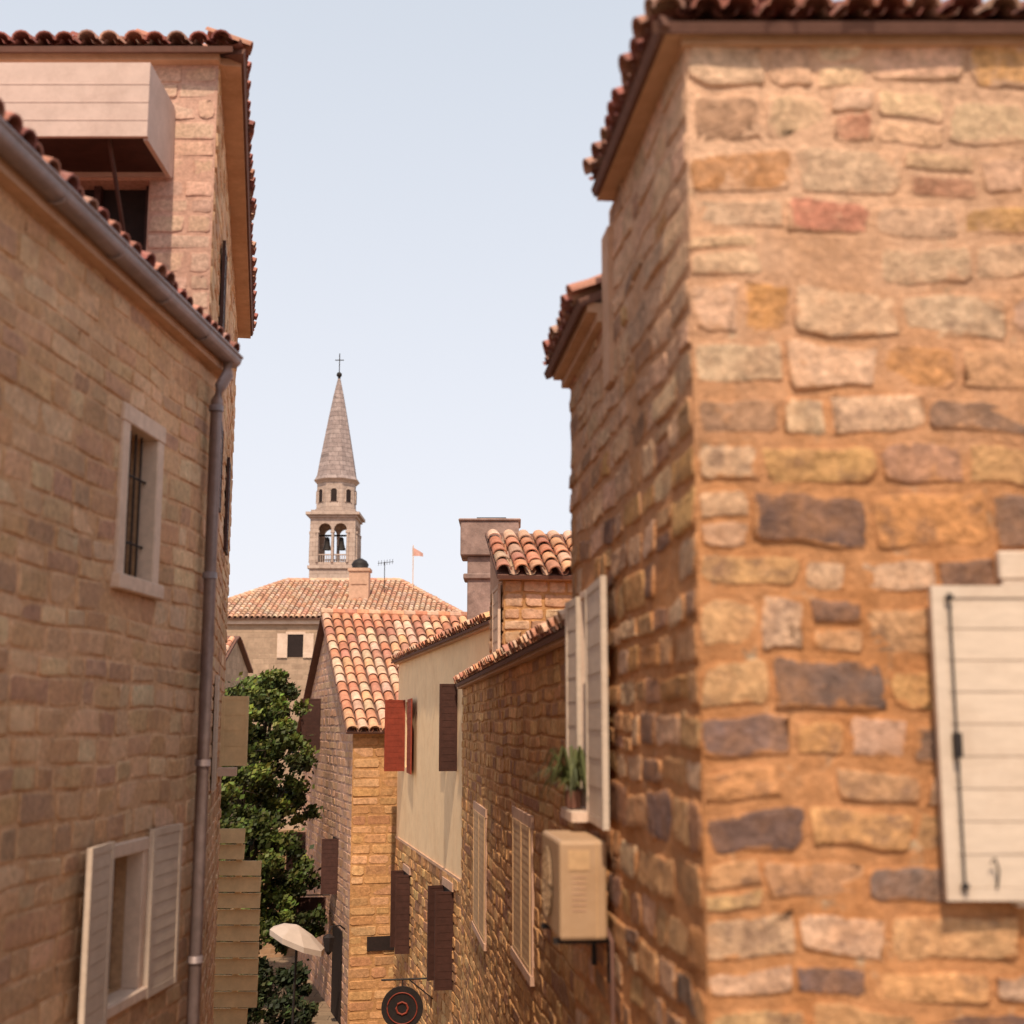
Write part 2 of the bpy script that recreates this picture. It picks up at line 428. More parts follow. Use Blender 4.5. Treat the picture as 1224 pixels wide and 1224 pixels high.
for z in (2.6,1.2,-.3,-1.8,-3.4): tube(mb,[F(10.55,z,.09),F(10.55,z+.05,.09)],.06,12)
mb.build('drainpipe',M_metal,H,True)
sl=math.radians(22)
tiles('roof_tiles',H,F(3.8,3.15,.17),Vector((.08,1,0)),Vector((-math.cos(sl),.08*math.cos(sl),math.sin(sl))),7.15,4.6,.19,.36,pal=TPD)

# ============================================================ LEFT TALL HOUSE
H=empty('stone_house')
xc=-2.67; yc=11.0
Ff=frame((-9.5,yc),(1,0),1)
stone_wall('front_wall',H,Ff,0,xc+9.5,2.6,5.95,[(5.2,6.25,3.0,4.84)],(.14,.22),(.25,.6),.02,.006,lambda s,z: jit((.56,.36,.27),.08),M_tall,True,.01,pads=0)
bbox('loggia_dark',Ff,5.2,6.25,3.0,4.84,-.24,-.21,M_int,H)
mb=MB(); 
for s in (5.2,5.72,6.19): box(mb,Ff,s,s+.06,3.0,4.84,-.20,-.12)
mb.build('loggia_posts',M_dark,H)
Fs=frame((xc+.188*yc,0),(-.188,1),1)
stone_wall('side_wall',H,Fs,11,19.2,-4,5.95,[],(.15,.22),(.25,.55),.02,.012,pal_left,M_left,False)
stone_wall('side_wall_base',H,Fs,11,19.2,GZ,-4,[],(.15,.22),(.25,.55),.02,.012,pal_left,M_left,False)
prism('body',[(-9.5,11.06),(xc-.1,11.3),(xc-.188*8.1-.1,19.0),(-9.5,19.1)],GZ,5.9,M_rub,H)
bbox('cornice_front',Ff,-.2,xc+9.5+.02,5.95,6.02,-.3,.10,M_soff,H)
bbox('cornice_side',Fs,11,19.4,5.953,6.022,-.3,.20,M_soff,H)
hs=math.radians(20)
tiles('roof_front',H,Vector((-9.9,10.78,6.05)),Vector((1,0,0)),Vector((0,math.cos(hs),math.sin(hs))),7.45,3.6,.20,.36,keep=lambda s,t:s<7.45-t,pal=TPD,deck=[(0,0),(7.4,0),(3.8,3.6),(0,3.6)])
tiles('roof_side',H,Fs(10.8,6.05,.25),Vector((-.188,1,0)),Vector((-math.cos(hs),-.188*math.cos(hs),math.sin(hs))),8.7,3.4,.20,.36,keep=lambda s,t:s>t*.9,pal=TPD,deck=[(0,0),(8.7,0),(8.7,3.4),(3.3,3.4)])
Fb=Ff
mb=MB(); 
x0,x1=-9.5,-3.04
box(mb,Fb,x0+9.5,x1+9.5,4.86,5.5,0.0,.04); box(mb,Fb,x0+9.5,x1+9.5,5.45,5.52,.04,.84)
box(mb,Fb,x0+9.5,x1+9.5,4.86,5.45,.80,.84); box(mb,Fb,x1+9.46,x1+9.5,4.84,5.45,.04,.80)
for z in (5.0,5.16,5.32): box(mb,Fb,x0+9.5,x1+9.5,z,z+.008,.84,.844)
ob=mb.build('projecting_canopy',solid('canopy_white',(.56,.41,.35),.7,.1,5,dirt=(.42,.29,.24)),H)
bbox('canopy_underside',Fb,x0+9.5,x1+9.45,4.90,4.93,.04,.795,M_dark,H)
mb=MB(); tube(mb,[Fb(6.1,4.9,.7),Fb(6.1,4.1,.02)],.02,6); mb.build('canopy_strut',M_dark,H)
for (y,z0,z1,mt) in ((12.6,3.9,4.9,M_dark),(13.4,2.3,3.2,M_dark),(16.2,2.2,3.4,M_dark),(12.2,-1.0,.3,M_white),(12.4,-3.3,-1.9,M_white),(15,-.7,.6,M_white)):
    shutter('shutter',H,Fs(y,z0,.04),(-.188,1,0),.5,z1-z0,mt,10)
shutter('shutter_open',H,Fs(17.6,-.50,.02),(1,.05,0),.36,.92,M_cream,4)
bbox('sill_box',Fs,17.2,17.7,-.62,-.52,0,.25,M_frame,H)

# ============================================================ RIGHT BIG HOUSE
H=empty('stone_house')
xr=.79; yr=5.5
Ff=frame((xr,yr),(1,0),1)
opW=(1.40,2.35,-.62,.62)
kw=dict(hi=True,wob=.055,split=.25,keep=.03)
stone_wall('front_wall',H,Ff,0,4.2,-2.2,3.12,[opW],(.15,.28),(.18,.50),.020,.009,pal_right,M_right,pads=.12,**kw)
bbox('eave_bed',Ff,-.02,4.2,3.06,3.14,-.2,.035,M_soff,H)
Fs=frame((xr+.1*yr,0),(-.1,1),-1)
opS=(8.22,8.60,-.50,.84)
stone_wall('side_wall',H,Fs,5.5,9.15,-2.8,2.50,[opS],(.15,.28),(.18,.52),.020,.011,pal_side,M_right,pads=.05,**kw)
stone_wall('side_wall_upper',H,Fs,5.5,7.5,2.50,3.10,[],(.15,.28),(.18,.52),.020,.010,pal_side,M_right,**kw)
for nm,f,a,b,z1 in (('front_base',Ff,0,4.2,-2.2),('side_base',Fs,5.5,9.15,-2.8)):
    stone_wall(nm,H,f,a,b,GZ,z1,[],(.14,.24),(.2,.5),.03,.02,pal_right,M_right,False)
prism('body',[(xr+.06,yr+.3),(xr+4.2,yr+.3),(xr+4.2,9.1),(.75,9.1),(.9,7.5)],GZ,2.5,M_rub,H)
prism('body_upper',[(xr+.1,yr+.06),(xr+4.2,yr+.06),(xr+4.2,7.45),(.65,7.45)],2.5,3.05,M_soff,H)
mb=MB(); mb.add([Fs(9.15,GZ,0),V(xr+4.2,9.15,GZ),V(xr+4.2,9.15,2.5),Fs(9.15,2.5,0)],[(0,1,2,3)]); mb.build('rear_wall',M_rub,H)
bbox('cornice_side',Fs,5.45,7.35,3.10,3.14,-.3,.10,M_soff,H)
hs=math.radians(24)
tiles('roof_front',H,Vector((xr-.16,yr-.13,3.15)),Vector((1,0,0)),Vector((0,math.cos(hs),math.sin(hs))),4.5,2.0,.165,.34,keep=lambda s,t:s>t*.9-.1,pal=TPD,deck=[(0,0),(4.5,0),(4.5,2),(1.9,2)],seg=8)
tiles('roof_side',H,Fs(5.36,3.16,.16),Vector((-.1,1,0)),Vector((math.cos(hs),.1*math.cos(hs),math.sin(hs))),1.92,1.6,.165,.34,keep=lambda s,t:s>t*.9-.1,pal=TPD,seg=8,deck=[(0,0),(1.92,0),(1.92,1.6),(1.5,1.6)])
bbox('step_pier',Fs,7.36,7.58,2.0,2.95,-.25,.035,M_soff,H)
bbox('cornice_low',Fs,7.62,9.2,2.50,2.56,-.3,.12,M_soff,H)
bbox('soffit_low',Fs,7.62,9.2,2.44,2.50,-.2,.06,M_soff,H)
tiles('roof_low',H,Fs(7.6,2.60,.19),Vector((-.1,1,0)),Vector((math.cos(hs),.1*math.cos(hs),math.sin(hs))),1.7,1.6,.17,.34,pal=TPD,seg=8)
window(H,Ff,opW,.12,.04,.22,mat=M_white)
sh=shutter('shutter_white',H,(xr+.955,yr-.09,-.685),(1,0,0),.60,1.27,M_white,9,.04)
mb=MB(); fx=lambda x,z,d=0: Vector((xr+.955+x,yr-.09-d,-.685+z))
tube(mb,[fx(.07,.03,.032),fx(.07,1.24,.032)],.005,8)
for z in (.06,1.22): tube(mb,[fx(.055,z,.03),fx(.085,z,.04)],.010,8)
box(mb,frame((xr+.955+.055,yr-.11),(1,0),1),0,.03,-.12,-.02,0,.03)
tube(mb,[fx(.20,.05,.025),fx(.205,.12,.04),fx(.19,.17,.045),fx(.175,.15,.04)],.005,6)
mb.build('shutter_ironwork',M_iron,H)
window(H,Fs,opS,.05,.02,.2)
shutter('shutter_side_near',H,Fs(8.20,-.56,.045),Vector((.06,-1,0)),.80,1.42,M_white,8)
shutter('shutter_side_far',H,Fs(8.62,-.52,.035),Vector((-.13,1,0)),.44,1.38,M_white,8)
bbox('side_sill',Fs,8.16,8.66,-.57,-.51,-.05,.16,M_frame,H)

# plant on the sill
mb=MB(); P0=Fs(8.42,-.5,.11)
tube(mb,[P0,P0+V(0,0,.11)],[.045,.06],10,(.20,.09,.06,0)); 
for i in range(80):
    a=U(0,6.28); r=U(.10,.36); h=U(.06,.28); b=P0+V(0,0,.11); c=b+V(math.cos(a)*r*.5,math.sin(a)*r*.5,h); d=b+V(math.cos(a)*r,math.sin(a)*r,h*U(-.9,.6)); w=V(-math.sin(a),math.cos(a),0)*.011
    g=(*jit((.07,.075,.022),.3),0)
    mb.add([b-w,b+w,c+w,c-w,d],[(0,1,2,3),(3,2,4)],g)
mb.build('potted_plant',M_leaf)

# air conditioner
AC=empty('air_conditioner')
y0,y1,z0,z1,d0,d1=7.55,8.35,-1.17,-.63,.05,.32
ob=bbox('casing',Fs,y0,y1,z0,z1,d0,d1,M_ac,AC,.02)
mb=MB()
fan=[]
for k in range(24):
    a=2*math.pi*k/24; fan.append(Fs((y0+y1)/2+.08+math.cos(a)*.2,(z0+z1)/2+math.sin(a)*.2,d1+.002))
mb.add(fan,[tuple(range(24))]); mb.build('fan_opening',M_int,AC)
mb=MB()
for r in (.05,.1,.15,.2):
    tube(mb,[Fs((y0+y1)/2+.08+math.cos(2*math.pi*k/24)*r,(z0+z1)/2+math.sin(2*math.pi*k/24)*r,d1+.012) for k in range(25)],.004,5)
for k in range(8):
    a=math.pi*k/8; tube(mb,[Fs((y0+y1)/2+.08+math.cos(a)*.2,(z0+z1)/2+math.sin(a)*.2,d1+.012),Fs((y0+y1)/2+.08-math.cos(a)*.2,(z0+z1)/2-math.sin(a)*.2,d1+.012)],.004,5)
mb.build('fan_grille',M_ac,AC)
mb=MB()
for i in range(7): 
    zz=z0+.16+i*.03; box(mb,Fs,y0-.003,y0+.001,zz,zz+.007,.17,.25)
mb.build('side_vents',M_soff,AC)
mb=MB(); box(mb,Fs,y0-.006,y0-.001,z0+.01,z1-.01,.105,.112); box(mb,Fs,y0-.004,y0-.001,z1-.16,z1-.05,.15,.27); mb.build('casing_seams',M_tan,AC)
mb=MB()
for yy in (y0+.12,y1-.12):
    box(mb,Fs,yy,yy+.03,z0-.035,z0-.003,0,.34); box(mb,Fs,yy,yy+.03,z0-.25,z0-.035,0,.03)
mb.build('brackets',M_iron,AC)
mb=MB(); tube(mb,[Fs(y0+.1,z0+.05,.04),Fs(y0-.05,z0,.035),Fs(y0-.08,z0-.2,.04),Fs(y0-.08,-3,.04)],.012,8); mb.build('pipes',M_deck,AC)
shutter('shutter_ground',H,Fs(7.0,-2.9,.05),Vector((-.1,-1,0)),.5,1.1,M_tan,10)

# ============================================================ HOUSE B (long stone wall)
H=empty('stone_house')
F=frame((1.66,0),(-.107,1),-1)
stone_wall('street_wall',H,F,9.6,23.9,-5,.70,[],(.13,.22),(.22,.58),.02,.013,pal_mid,M_mid,True,.035,.12)
stone_wall('street_wall_base',H,F,9.6,23.9,GZ,-5,[],(.15,.2),(.3,.6),.02,.02,pal_mid,M_mid,False)
prism('body',[(.75,9.7),(6,9.7),(6,23.9),(-.75,23.9)],GZ,.68,M_rub,H)
bbox('cornice',F,9.6,24,.70,.76,-.3,.10,M_soff,H)
hs=math.radians(22); SB=Vector((math.cos(hs),.107*math.cos(hs),math.sin(hs)))
tiles('roof',H,F(9.6,.80,.16),Vector((-.107,1,0)),SB,14.3,3.4,.2,.36,keep=lambda s,t: not(6.8<s<8.9 and t>.3))
for y,w,za,zb in ((13.5,.80,-2.42,-1.0),(18.8,1.0,-2.95,-1.25)):
    box_s=MB(); box(box_s,F,y-.09,y,za,zb,-.05,.03); box(box_s,F,y+2*w,y+2*w+.09,za,zb,-.05,.03); box(box_s,F,y-.1,y+2*w+.1,zb,zb+.12,-.05,.035); box(box_s,F,y-.12,y+2*w+.12,za-.09,za,-.05,.05); box_s.build('window_surround',M_pink,H)
    shutter('shutter_leaf',H,F(y+.005,za,.025),(-.107,1,0),w,zb-za,M_tan,16)
    shutter('shutter_leaf',H,F(y+w+.01,za,.025),(-.107,1,0),w,zb-za,M_tan,16)
# dormer
Fd=frame((1.66-.107*16.5,16.5),(1,.107),1,True)
palD=lambda s,z: jit(R.choice([(.56,.35,.22),(.50,.30,.19),(.60,.38,.25)]))
stone_wall('dormer_front',H,Fd,0,2.2,.7,1.86,[],(.13,.2),(.2,.45),.02,.012,palD,M_mid,True,.02)
stone_wall('dormer_side',H,F,16.5,18.4,.7,1.86,[],(.13,.2),(.2,.45),.02,.012,palD,M_mid,True,.02)
prism('dormer_body',[(.0,16.6),(2.1,16.8),(2.0,18.4),(-.2,18.4)],.6,1.85,M_pink,H)
mb=MB(); mb.add([F(16.5,1.86,.0),F(18.4,1.86,.0),F(18.4,2.62,.0),Fd(2.2,1.86),Fd(2.2,1.86)+V(-.2,1.9,0),Fd(2.2,2.62)+V(-.2,1.9,0)],[(0,1,2),(3,4,5),(0,3,5,2),(1,4,5,2)]); mb.build('dormer_gable',M_pink,H)
shutter('dormer_shutter',H,F(16.58,.72,.05),(-.107,1,0),.8,1.10,M_frame,6)
bbox('dormer_cornice',Fd,-.05,2.25,1.862,1.92,-.2,.10,M_soff,H)
hd=math.radians(24)
tiles('dormer_roof',H,Fd(-.10,1.93,.20),Vector((1,.107,0)),Vector((-.107*math.cos(hd),math.cos(hd),math.sin(hd))),2.5,2.0,.21,.36,seg=8)

# ============================================================ HOUSE C (cream plaster)
H=empty('plastered_house')
F=frame((4.15,0),(-.209,1),-1)
mb=MB(); opc=[(31.6,32.4,-.95,.62),(24.9,25.9,-.75,.75)]
panel(mb,F,21,33.9,-2.72,1.62,opc); mb.build('plaster_wall',M_plast,H)
for o in opc: window(H,F,o,0,0,.2)
stone_wall('stone_ground_floor',H,F,21,33.9,GZ,-2.72,[],(.15,.24),(.25,.6),.02,.03,pal_mid,M_mid,False)
bbox('band',F,21,33.9,-2.76,-2.70,-.02,.03,M_soff,H)
Fn=frame((4.15-.209*21,21),(1,.1),1,True)
bbox('near_gable',Fn,0,6,.5,1.62,-.2,0,M_plast,H)
prism('body',[(.1,21.3),(8,21.3),(8,33.9),(-2.6,33.9)],GZ,1.6,M_plast,H)
bbox('cornice',F,20.9,34,1.62,1.68,-.3,.12,M_soff,H)
SC=Vector((math.cos(hs),.209*math.cos(hs),math.sin(hs)))
tiles('roof',H,F(20.8,1.72,.2),Vector((-.209,1,0)),SC,13.6,3.2,.22,.38)
def perp(nm,F,y,z0,z1,w,mat,ang=.25): 
    n=(F(y,0,1)-F(y,0,0)); shutter(nm,H,F(y,z0,.0),n+Vector((0,-ang,0)),w,z1-z0,mat,12)
perp('red_shutter_a',F,32.5,-1.05,.68,.50,M_red,0); 
shutter('red_shutter_b',H,F(31.5,-1.05,.06),(.209-.06,-1,0),1.2,1.72,M_red,12)
perp('dark_shutter',F,24.8,-.8,.82,.34,M_dark,0)
shutter('dark_shutter_b',H,F(25.95,-.8,.06),(-.209,1,0),.5,1.6,M_dark,12)
for y,z0,z1 in ((31,-5.1,-3.35),(25,-4.75,-3.0)):
    bbox('window_dark',F,y,y+1.0,z0,z1,.03,.045,M_int,H)
    perp('dark_shutter',F,y,z0,z1,.36,M_dark,.0); perp('dark_shutter',F,y+1.0,z0,z1,.36,M_dark,.2)
    bbox('lintel',F,y-.1,y+1.1,z1,z1+.15,.0,.06,M_pink,H)
mb=MB(); Fc=frame((-1.02,26),(1,0),1)
box(mb,Fc,.12,.72,1.4,3.42,-.6,0); box(mb,Fc,.04,.82,2.95,3.06,-.68,.06)
box(mb,Fc,-.02,1.16,3.42,4.12,-.9,.1); box(mb,Fc,-.06,1.2,4.12,4.17,-.94,.14)
ob=mb.build('chimney',M_conc,H); m=ob.modifiers.new('b','BEVEL'); m.width=.02
bbox('chimney_pot',Fc,.30,.9,4.17,4.24,-.6,-.2,M_int,H)

# ============================================================ HOUSE D (gable)
H=empty('stone_house')
Fg=frame((-4.1,34),(-.285,1),-1,True); Ff=frame((-4.1,34),(1,.285),1,True)
GL=10.4; ez=.05; rz=3.25
top=lambda s: ez+rz*(1-abs(s-GL/2)/(GL/2))
palG=lambda s,z: jit(R.choice([(.60,.34,.20),(.56,.30,.17),(.62,.37,.23)]),.08)
stone_wall('gable_wall',H,Fg,0,GL,GZ,ez,[],(.18,.26),(.35,.7),.03,.006,palG,M_tall,False,top=None)
mb=MB(); mb.add([Fg(0,ez),Fg(GL,ez),Fg(GL/2,ez+rz)],[(0,1,2)],(.4,.3,.2,1.)); mb.build('gable_top_back',M_tall,H)
stone_wall('gable_top',H,Fg,0,GL,ez,ez+rz,[],(.18,.26),(.35,.7),.03,.006,palG,M_tall,False,top=top,back=False)
stone_wall('front_wall',H,Ff,0,7.5,GZ,ez,[],(.2,.3),(.3,.7),.03,.012,lambda s,z: jit(R.choice([(.56,.30,.14),(.52,.27,.12),(.60,.35,.18),(.47,.24,.12)]),.08),M_mid,False)
bq=[Ff(0.1,0,-.3),Ff(7.5,0,-.3),Ff(7.5,0,-GL+.1),Ff(.1,0,-GL+.1)]
prism('body',[(p.x,p.y) for p in bq],GZ,ez-.05,M_rub,H)
bbox('cornice',Ff,-.05,7.5,ez-.06,ez+.02,-.2,.2,M_soff,H)
dv=(Vector((-.285,1,0)).normalized()); ev=Vector((1,.285,0)).normalized()
SD=(dv*(GL/2)+Vector((0,0,rz))).normalized(); lenD=math.hypot(GL/2,rz)
tiles('roof_front',H,Ff(-.22,ez+.05,.0)-SD*.35,ev,SD,7.8,lenD+.4,.30,.46,seg=7)
SD2=(-dv*(GL/2)+Vector((0,0,rz))).normalized()
tiles('roof_rear',H,Ff(-.22,ez+.05,-GL)-SD2*.35,ev,SD2,7.8,lenD+.4,.30,.46,seg=4)
mb=MB()
for i in range(22):
    c=(*jit(R.choice(TP)),0); p=Ff(-.22+i*.36,ez+rz+.12,-GL/2); tube(mb,[p,p+ev*.38],[.13,.11],8,c)
mb.build('ridge_tiles',M_tile,H)
def perpg(y,z0,z1,w,mt=M_dark): shutter('dark_shutter',H,Fg(y,z0,.0),(-1,-.1,0),w,z1-z0,mt,12)
perpg(6.3,-.66,.88,.60); perpg(2.1,-4.4,-2.95,.45); perpg(9.2,-4.9,-3.3,.6); 
bbox('window_dark',Fg,2.1,3.0,-4.4,-2.95,.015,.03,M_int,H); bbox('window_dark',Fg,6.3,7.1,-.66,.88,.015,.03,M_int,H)
bbox('door_dark',Fg,1.0,2.6,GZ,-5.2,.015,.04,M_int,H)
bbox('plaque',Ff,.45,1.15,-5.55,-5.2,.03,.06,M_int,H)

# signs / lamp
S=empty('hanging_sign')
Fc=frame((4.15,0),(-.209,1),-1); c=Fc(27.5,-5.55,.62)
mb=MB()
N=28; ring=[c+V(math.cos(2*math.pi*k/N)*.42,0,math.sin(2*math.pi*k/N)*.42) for k in range(N)]
mb.add([p+V(0,-.03,0) for p in ring]+[p+V(0,.03,0) for p in ring],[tuple(range(N)),tuple(range(N,2*N))]+[(k,(k+1)%N,N+(k+1)%N,N+k) for k in range(N)])
mb.build('disc',M_iron,S)
mb=MB(); tube(mb,[c+V(math.cos(2*math.pi*k/N)*.3,-.04,math.sin(2*math.pi*k/N)*.3) for k in range(N+1)],.012,6); tube(mb,[c+V(math.cos(2*math.pi*k/8)*.12,-.04,math.sin(2*math.pi*k/8)*.12) for k in range(9)],.02,6); mb.build('disc_emblem',M_red,S)
mb=MB(); tube(mb,[Fc(27.5,-5.0,0),Fc(27.5,-5.0,1.05)],.02,6); tube(mb,[c+V(0,0,.42),c+V(0,0,.56)],.012,6); tube(mb,[Fc(27.5,-5.4,0),Fc(27.5,-5.0,.5)],.015,6); mb.build('bracket',M_iron,S)
S=empty('wall_lantern')
b=Fg(.6,-5.1,0); mb=MB(); tube(mb,[b,b+V(-.1,-.3,.15),b+V(-.3,-.5,.15),b+V(-.35,-.55,0)],.02,6)
q=b+V(-.35,-.55,-.02); tube(mb,[q,q+V(0,0,-.08),q+V(0,0,-.42),q+V(0,0,-.5)],[.03,.16,.10,.03],6); mb.build('lantern_body',M_iron,S)
S=empty('shop_sign')
b=Fg(3.6,-4.75,0); bq=frame((b.x,b.y),(-1,-.1),1,True)
bbox('board',bq,.1,1.0,-5.2,-4.65,-.03,.03,M_dark,S); mb=MB(); tube(mb,[b+V(0,0,.16),bq(1.05,-4.59,0)],.02,6); mb.build('arm',M_iron,S)

# parasol
S=empty('parasol')
pc=Vector((-4.85,30,GZ)); ap=pc+V(.1,-.1,3.2)
mb=MB(); tube(mb,[pc,ap],.025,8); tube(mb,[pc,pc+V(0,0,.12)],[.3,.28],16); mb.build('pole',M_iron,S)
mb=MB(); n=8; rim=[]
for k in range(n):
    a=2*math.pi*(k+.5)/n; rim.append(ap+V(math.cos(a)*.62,math.sin(a)*.62,-.30-.25*math.cos(a)))
mid=[ap.lerp(p,.55)+V(0,0,.05) for p in rim]
val=[p+V(0,0,-.12) for p in rim]
mb.add([ap]+mid+rim+val,[(0,1+k,1+(k+1)%n) for k in range(n)]+[(1+k,9+k,9+(k+1)%n,1+(k+1)%n) for k in range(n)]+[(9+k,17+k,17+(k+1)%n,9+(k+1)%n) for k in range(n)])
mb.build('canopy',solid('canvas',(.46,.36,.30),.8,.08,4),S)

# slatted screen
S=empty('slatted_timber_screen')
Fq=frame((-5.0,20.1),(1,0),1)
mb=MB()
z=-1.50; i=0
while z>-4.6:
    w=1.24 if i>1 else .98
    if z<-3.9: w=1.1
    vs=[Fq(0,z,.0),Fq(w,z,.0),Fq(w,z-.21,.05),Fq(0,z-.21,.05),Fq(0,z,-.03),Fq(w,z,-.03),Fq(w,z-.21,.02),Fq(0,z-.21,.02)]
    mb.add(vs,[(0,1,2,3),(4,7,6,5),(0,4,5,1),(3,2,6,7),(0,3,7,4),(1,5,6,2)]); z-=.235; i+=1
mb.build('slats',M_cream,S)
mb=MB(); box(mb,Fq,.05,.13,GZ,-1.55,-.12,-.03); box(mb,Fq,.85,.93,GZ,-1.55,-.12,-.03); box(mb,Fq,.05,1.1,GZ,-4.6,-.2,-.13); mb.build('posts',M_cream,S)

# ============================================================ TREES
def tree(x,y,h,lobes,nl,seed,tint,nm='tree'):
    T=empty(nm); r=random.Random(seed)
    base=Vector((x,y,GZ)); mb=MB(); tp=base+V(.3,.2,h*.5)
    k0=min(1,h/6)
    tube(mb,[base,base+V(.1,0,h*.25),tp],[.22*k0,.17*k0,.12*k0],9)
    for (c,rad) in lobes:
        c=Vector(c); m=tp.lerp(c,.5)+V(r.uniform(-.2,.2),0,.2*k0); tube(mb,[tp-V(0,0,.5*k0),m,c],[.09*k0,.06*k0,.02],6)
        for q in range(4):
            e=c+Vector((r.gauss(0,1),r.gauss(0,1),r.gauss(0,1))).normalized()*rad*.8; tube(mb,[m,c.lerp(e,.5),e],[.035,.02,.008],5)
    mb.build('trunk',M_bark,T,True)
    lf=MB(); clumps=[]
    for (c,rad) in lobes:
        for q in range(24):
            d=Vector((r.gauss(0,1),r.gauss(0,1),r.gauss(0,1))).normalized()*rad*(r.random()**.35); d.z*=.85
            clumps.append((Vector(c)+d,r.uniform(.28,.55)*rad*.55,r.choice([.5,.75,1,1.4,2.0])))
    for k in range(nl):
        c,cr,b=r.choice(clumps)
        o=Vector((r.gauss(0,.5),r.gauss(0,.5),r.gauss(0,.42)))*cr; p=c+o
        b2=b*(1+.5*max(-1,min(1,o.z/cr)))
        n=Vector((r.gauss(0,1),r.gauss(0,1),r.gauss(0,1)+.5)).normalized(); a=n.orthogonal().normalized(); bb=n.cross(a); s=r.uniform(.05,.11)
        col=tuple(t*b2*r.uniform(.8,1.2) for t in tint)
        lf.add([p-a*s,p+bb*s*.6,p+a*s,p-bb*s*.6],[(0,1,2,3)],(*col,0))
    lf.build('foliage',M_leaf,T)
tree(-7.6,37,8.6,[((-7.9,37,.3),1.15),((-6.9,38.5,1.0),.95),((-8.8,38,-.4),1.35),((-6.7,37.5,-.6),1.1),((-7.8,36.5,-1.6),1.25),((-9.0,37,-2.4),1.3),((-6.5,38,-2.0),1.0)],21000,3,(.065,.078,.014))
tree(-7.2,36,6,[((-7.0,36,-3.0),1.15),((-7.9,35.5,-3.8),1.25),((-6.3,36.6,-3.8),1.0),((-8.9,36,-4.8),1.2),((-7.2,35.8,-5.1),1.1),((-6.1,36.5,-5.2),.95)],19000,4,(.050,.062,.012))
tree(-12,48,10,[((-11.6,47,1.0),1.3),((-10.2,48,.6),1.3),((-9.0,49,1.2),1.0),((-12.5,48,0),1.4),((-8.6,48,-.5),1.4),((-9.6,48,-2.2),1.5)],12000,6,(.065,.085,.018))
tree(-6.0,33.5,2.0,[((-6.6,33.5,-6.4),.85),((-5.7,34.2,-6.5),.75),((-7.4,34,-6.3),.9),((-5.4,33.2,-6.9),.6)],9000,9,(.026,.034,.012),'shrub')
W=prism('garden_wall',[(-16,42),(-6.9,45.2),(-6.9,45.6),(-16,42.4)],GZ,-3.4,M_rub,None)

H=empty('stone_house')
prism('walls',[(-16,54),(-12.1,54),(-12.1,60),(-16,60)],GZ,2.5,M_far,H)
g=math.radians(25)
tiles('roof',H,V(-16.2,53.8,2.55),V(1,0,0),Vector((0,math.cos(g),math.sin(g))),4.3,3.4,.3,.5,seg=4)
tiles('roof_rear',H,V(-16.2,60.2,2.55),V(1,0,0),Vector((0,-math.cos(g),math.sin(g))),4.3,3.4,.3,.5,seg=4)
mb=MB(); mb.add([V(-12.1,54,2.5),V(-12.1,60,2.5),V(-12.1,57,3.9)],[(0,1,2)]); mb.build('gable',M_far,H)

# ============================================================ BUILDING E
H=empty('stone_hall')
ex0,ex1,ey0,ey1,ezv=-17.3,-2.8,70,85,5.75
prism('walls',[(ex0,ey0),(ex1,ey0),(ex1,ey1),(ex0,ey1)],GZ,ezv,M_far,H)
FE=frame((0,ey0),(1,0),1)
bbox('cornice',FE,ex0-.15,ex1+.15,ezv-.25,ezv+.02,-.3,.2,M_frame,H)
bbox('window_dark',FE,-12.05,-11.2,3.75,4.95,-.1,.02,M_int,H)
shutter('shutter',H,V(-12.6,69.93,3.7),(1,0,0),.55,1.3,M_frame,8); shutter('shutter',H,V(-11.2,69.93,3.7),(1,0,0),.55,1.3,M_frame,8)
bbox('window_surround',FE,-12.15,-11.1,4.95,5.1,-.1,.06,M_frame,H)
hh=2.9; hy=7.6; Wd=math.hypot(hh,hy); LW=ex1-ex0+.8
TPF=[(.58,.32,.20),(.62,.37,.24),(.54,.27,.17),(.62,.42,.30),(.57,.37,.26)]  # paler, pinker tiles for the far roof: distance haze put into the colour
def kp(s,t):
    u=t/Wd; return s>u*4.3 and s<LW-u*4.3
tiles('roof_front',H,V(ex0-.4,ey0-.4,ezv+.05),V(1,0,0),Vector((0,hy/Wd,hh/Wd)),LW,Wd,.30,.46,keep=kp,seg=5,pal=TPF,deck=[(0,0),(LW,0),(LW-4.3,Wd),(4.3,Wd)])
rp=MB(); zz=ezv+.03; a=[V(ex0-.4,ey0-.4,zz),V(ex1+.4,ey0-.4,zz),V(ex1+.4,ey1+.4,zz),V(ex0-.4,ey1+.4,zz),V(ex0+3.9,ey0+7.2,zz+hh),V(ex1-3.9,ey0+7.2,zz+hh)]
rp.add(a,[(1,2,5),(2,3,4,5),(3,0,4)],(.5,.24,.14,0)); rp.build('roof_sides',M_tile,H)
mb=MB()
def ridge(p,q,r=.17):
    L=(q-p).length; n=int(L/.42)
    for i in range(n): tube(mb,[p.lerp(q,i/n),p.lerp(q,(i+1.05)/n)],[r,r*.85],7,(*jit(R.choice(TPF)),0))
ridge(a[4],a[5]); ridge(a[1]+V(0,0,.1),a[5]); ridge(a[0]+V(0,0,.1),a[4])
mb.build('ridge_tiles',M_tile,H)
Fk=frame((-9.2,73),(1,0),1)
mb=MB(); box(mb,Fk,0,1.1,6.5,8.75,-1,0); box(mb,Fk,-.08,1.18,8.75,8.92,-1.08,.08); box(mb,Fk,.1,1.0,8.0,8.08,-.1,.05); mb.build('chimney',M_pink,H)
mb=MB(); cc=V(-8.65,73.5,8.92); tube(mb,[cc,cc+V(0,0,.25),cc+V(0,0,.45),cc+V(0,0,.6)],[.42,.5,.38,.12],12); mb.build('chimney_cowl',M_iron,H,True)
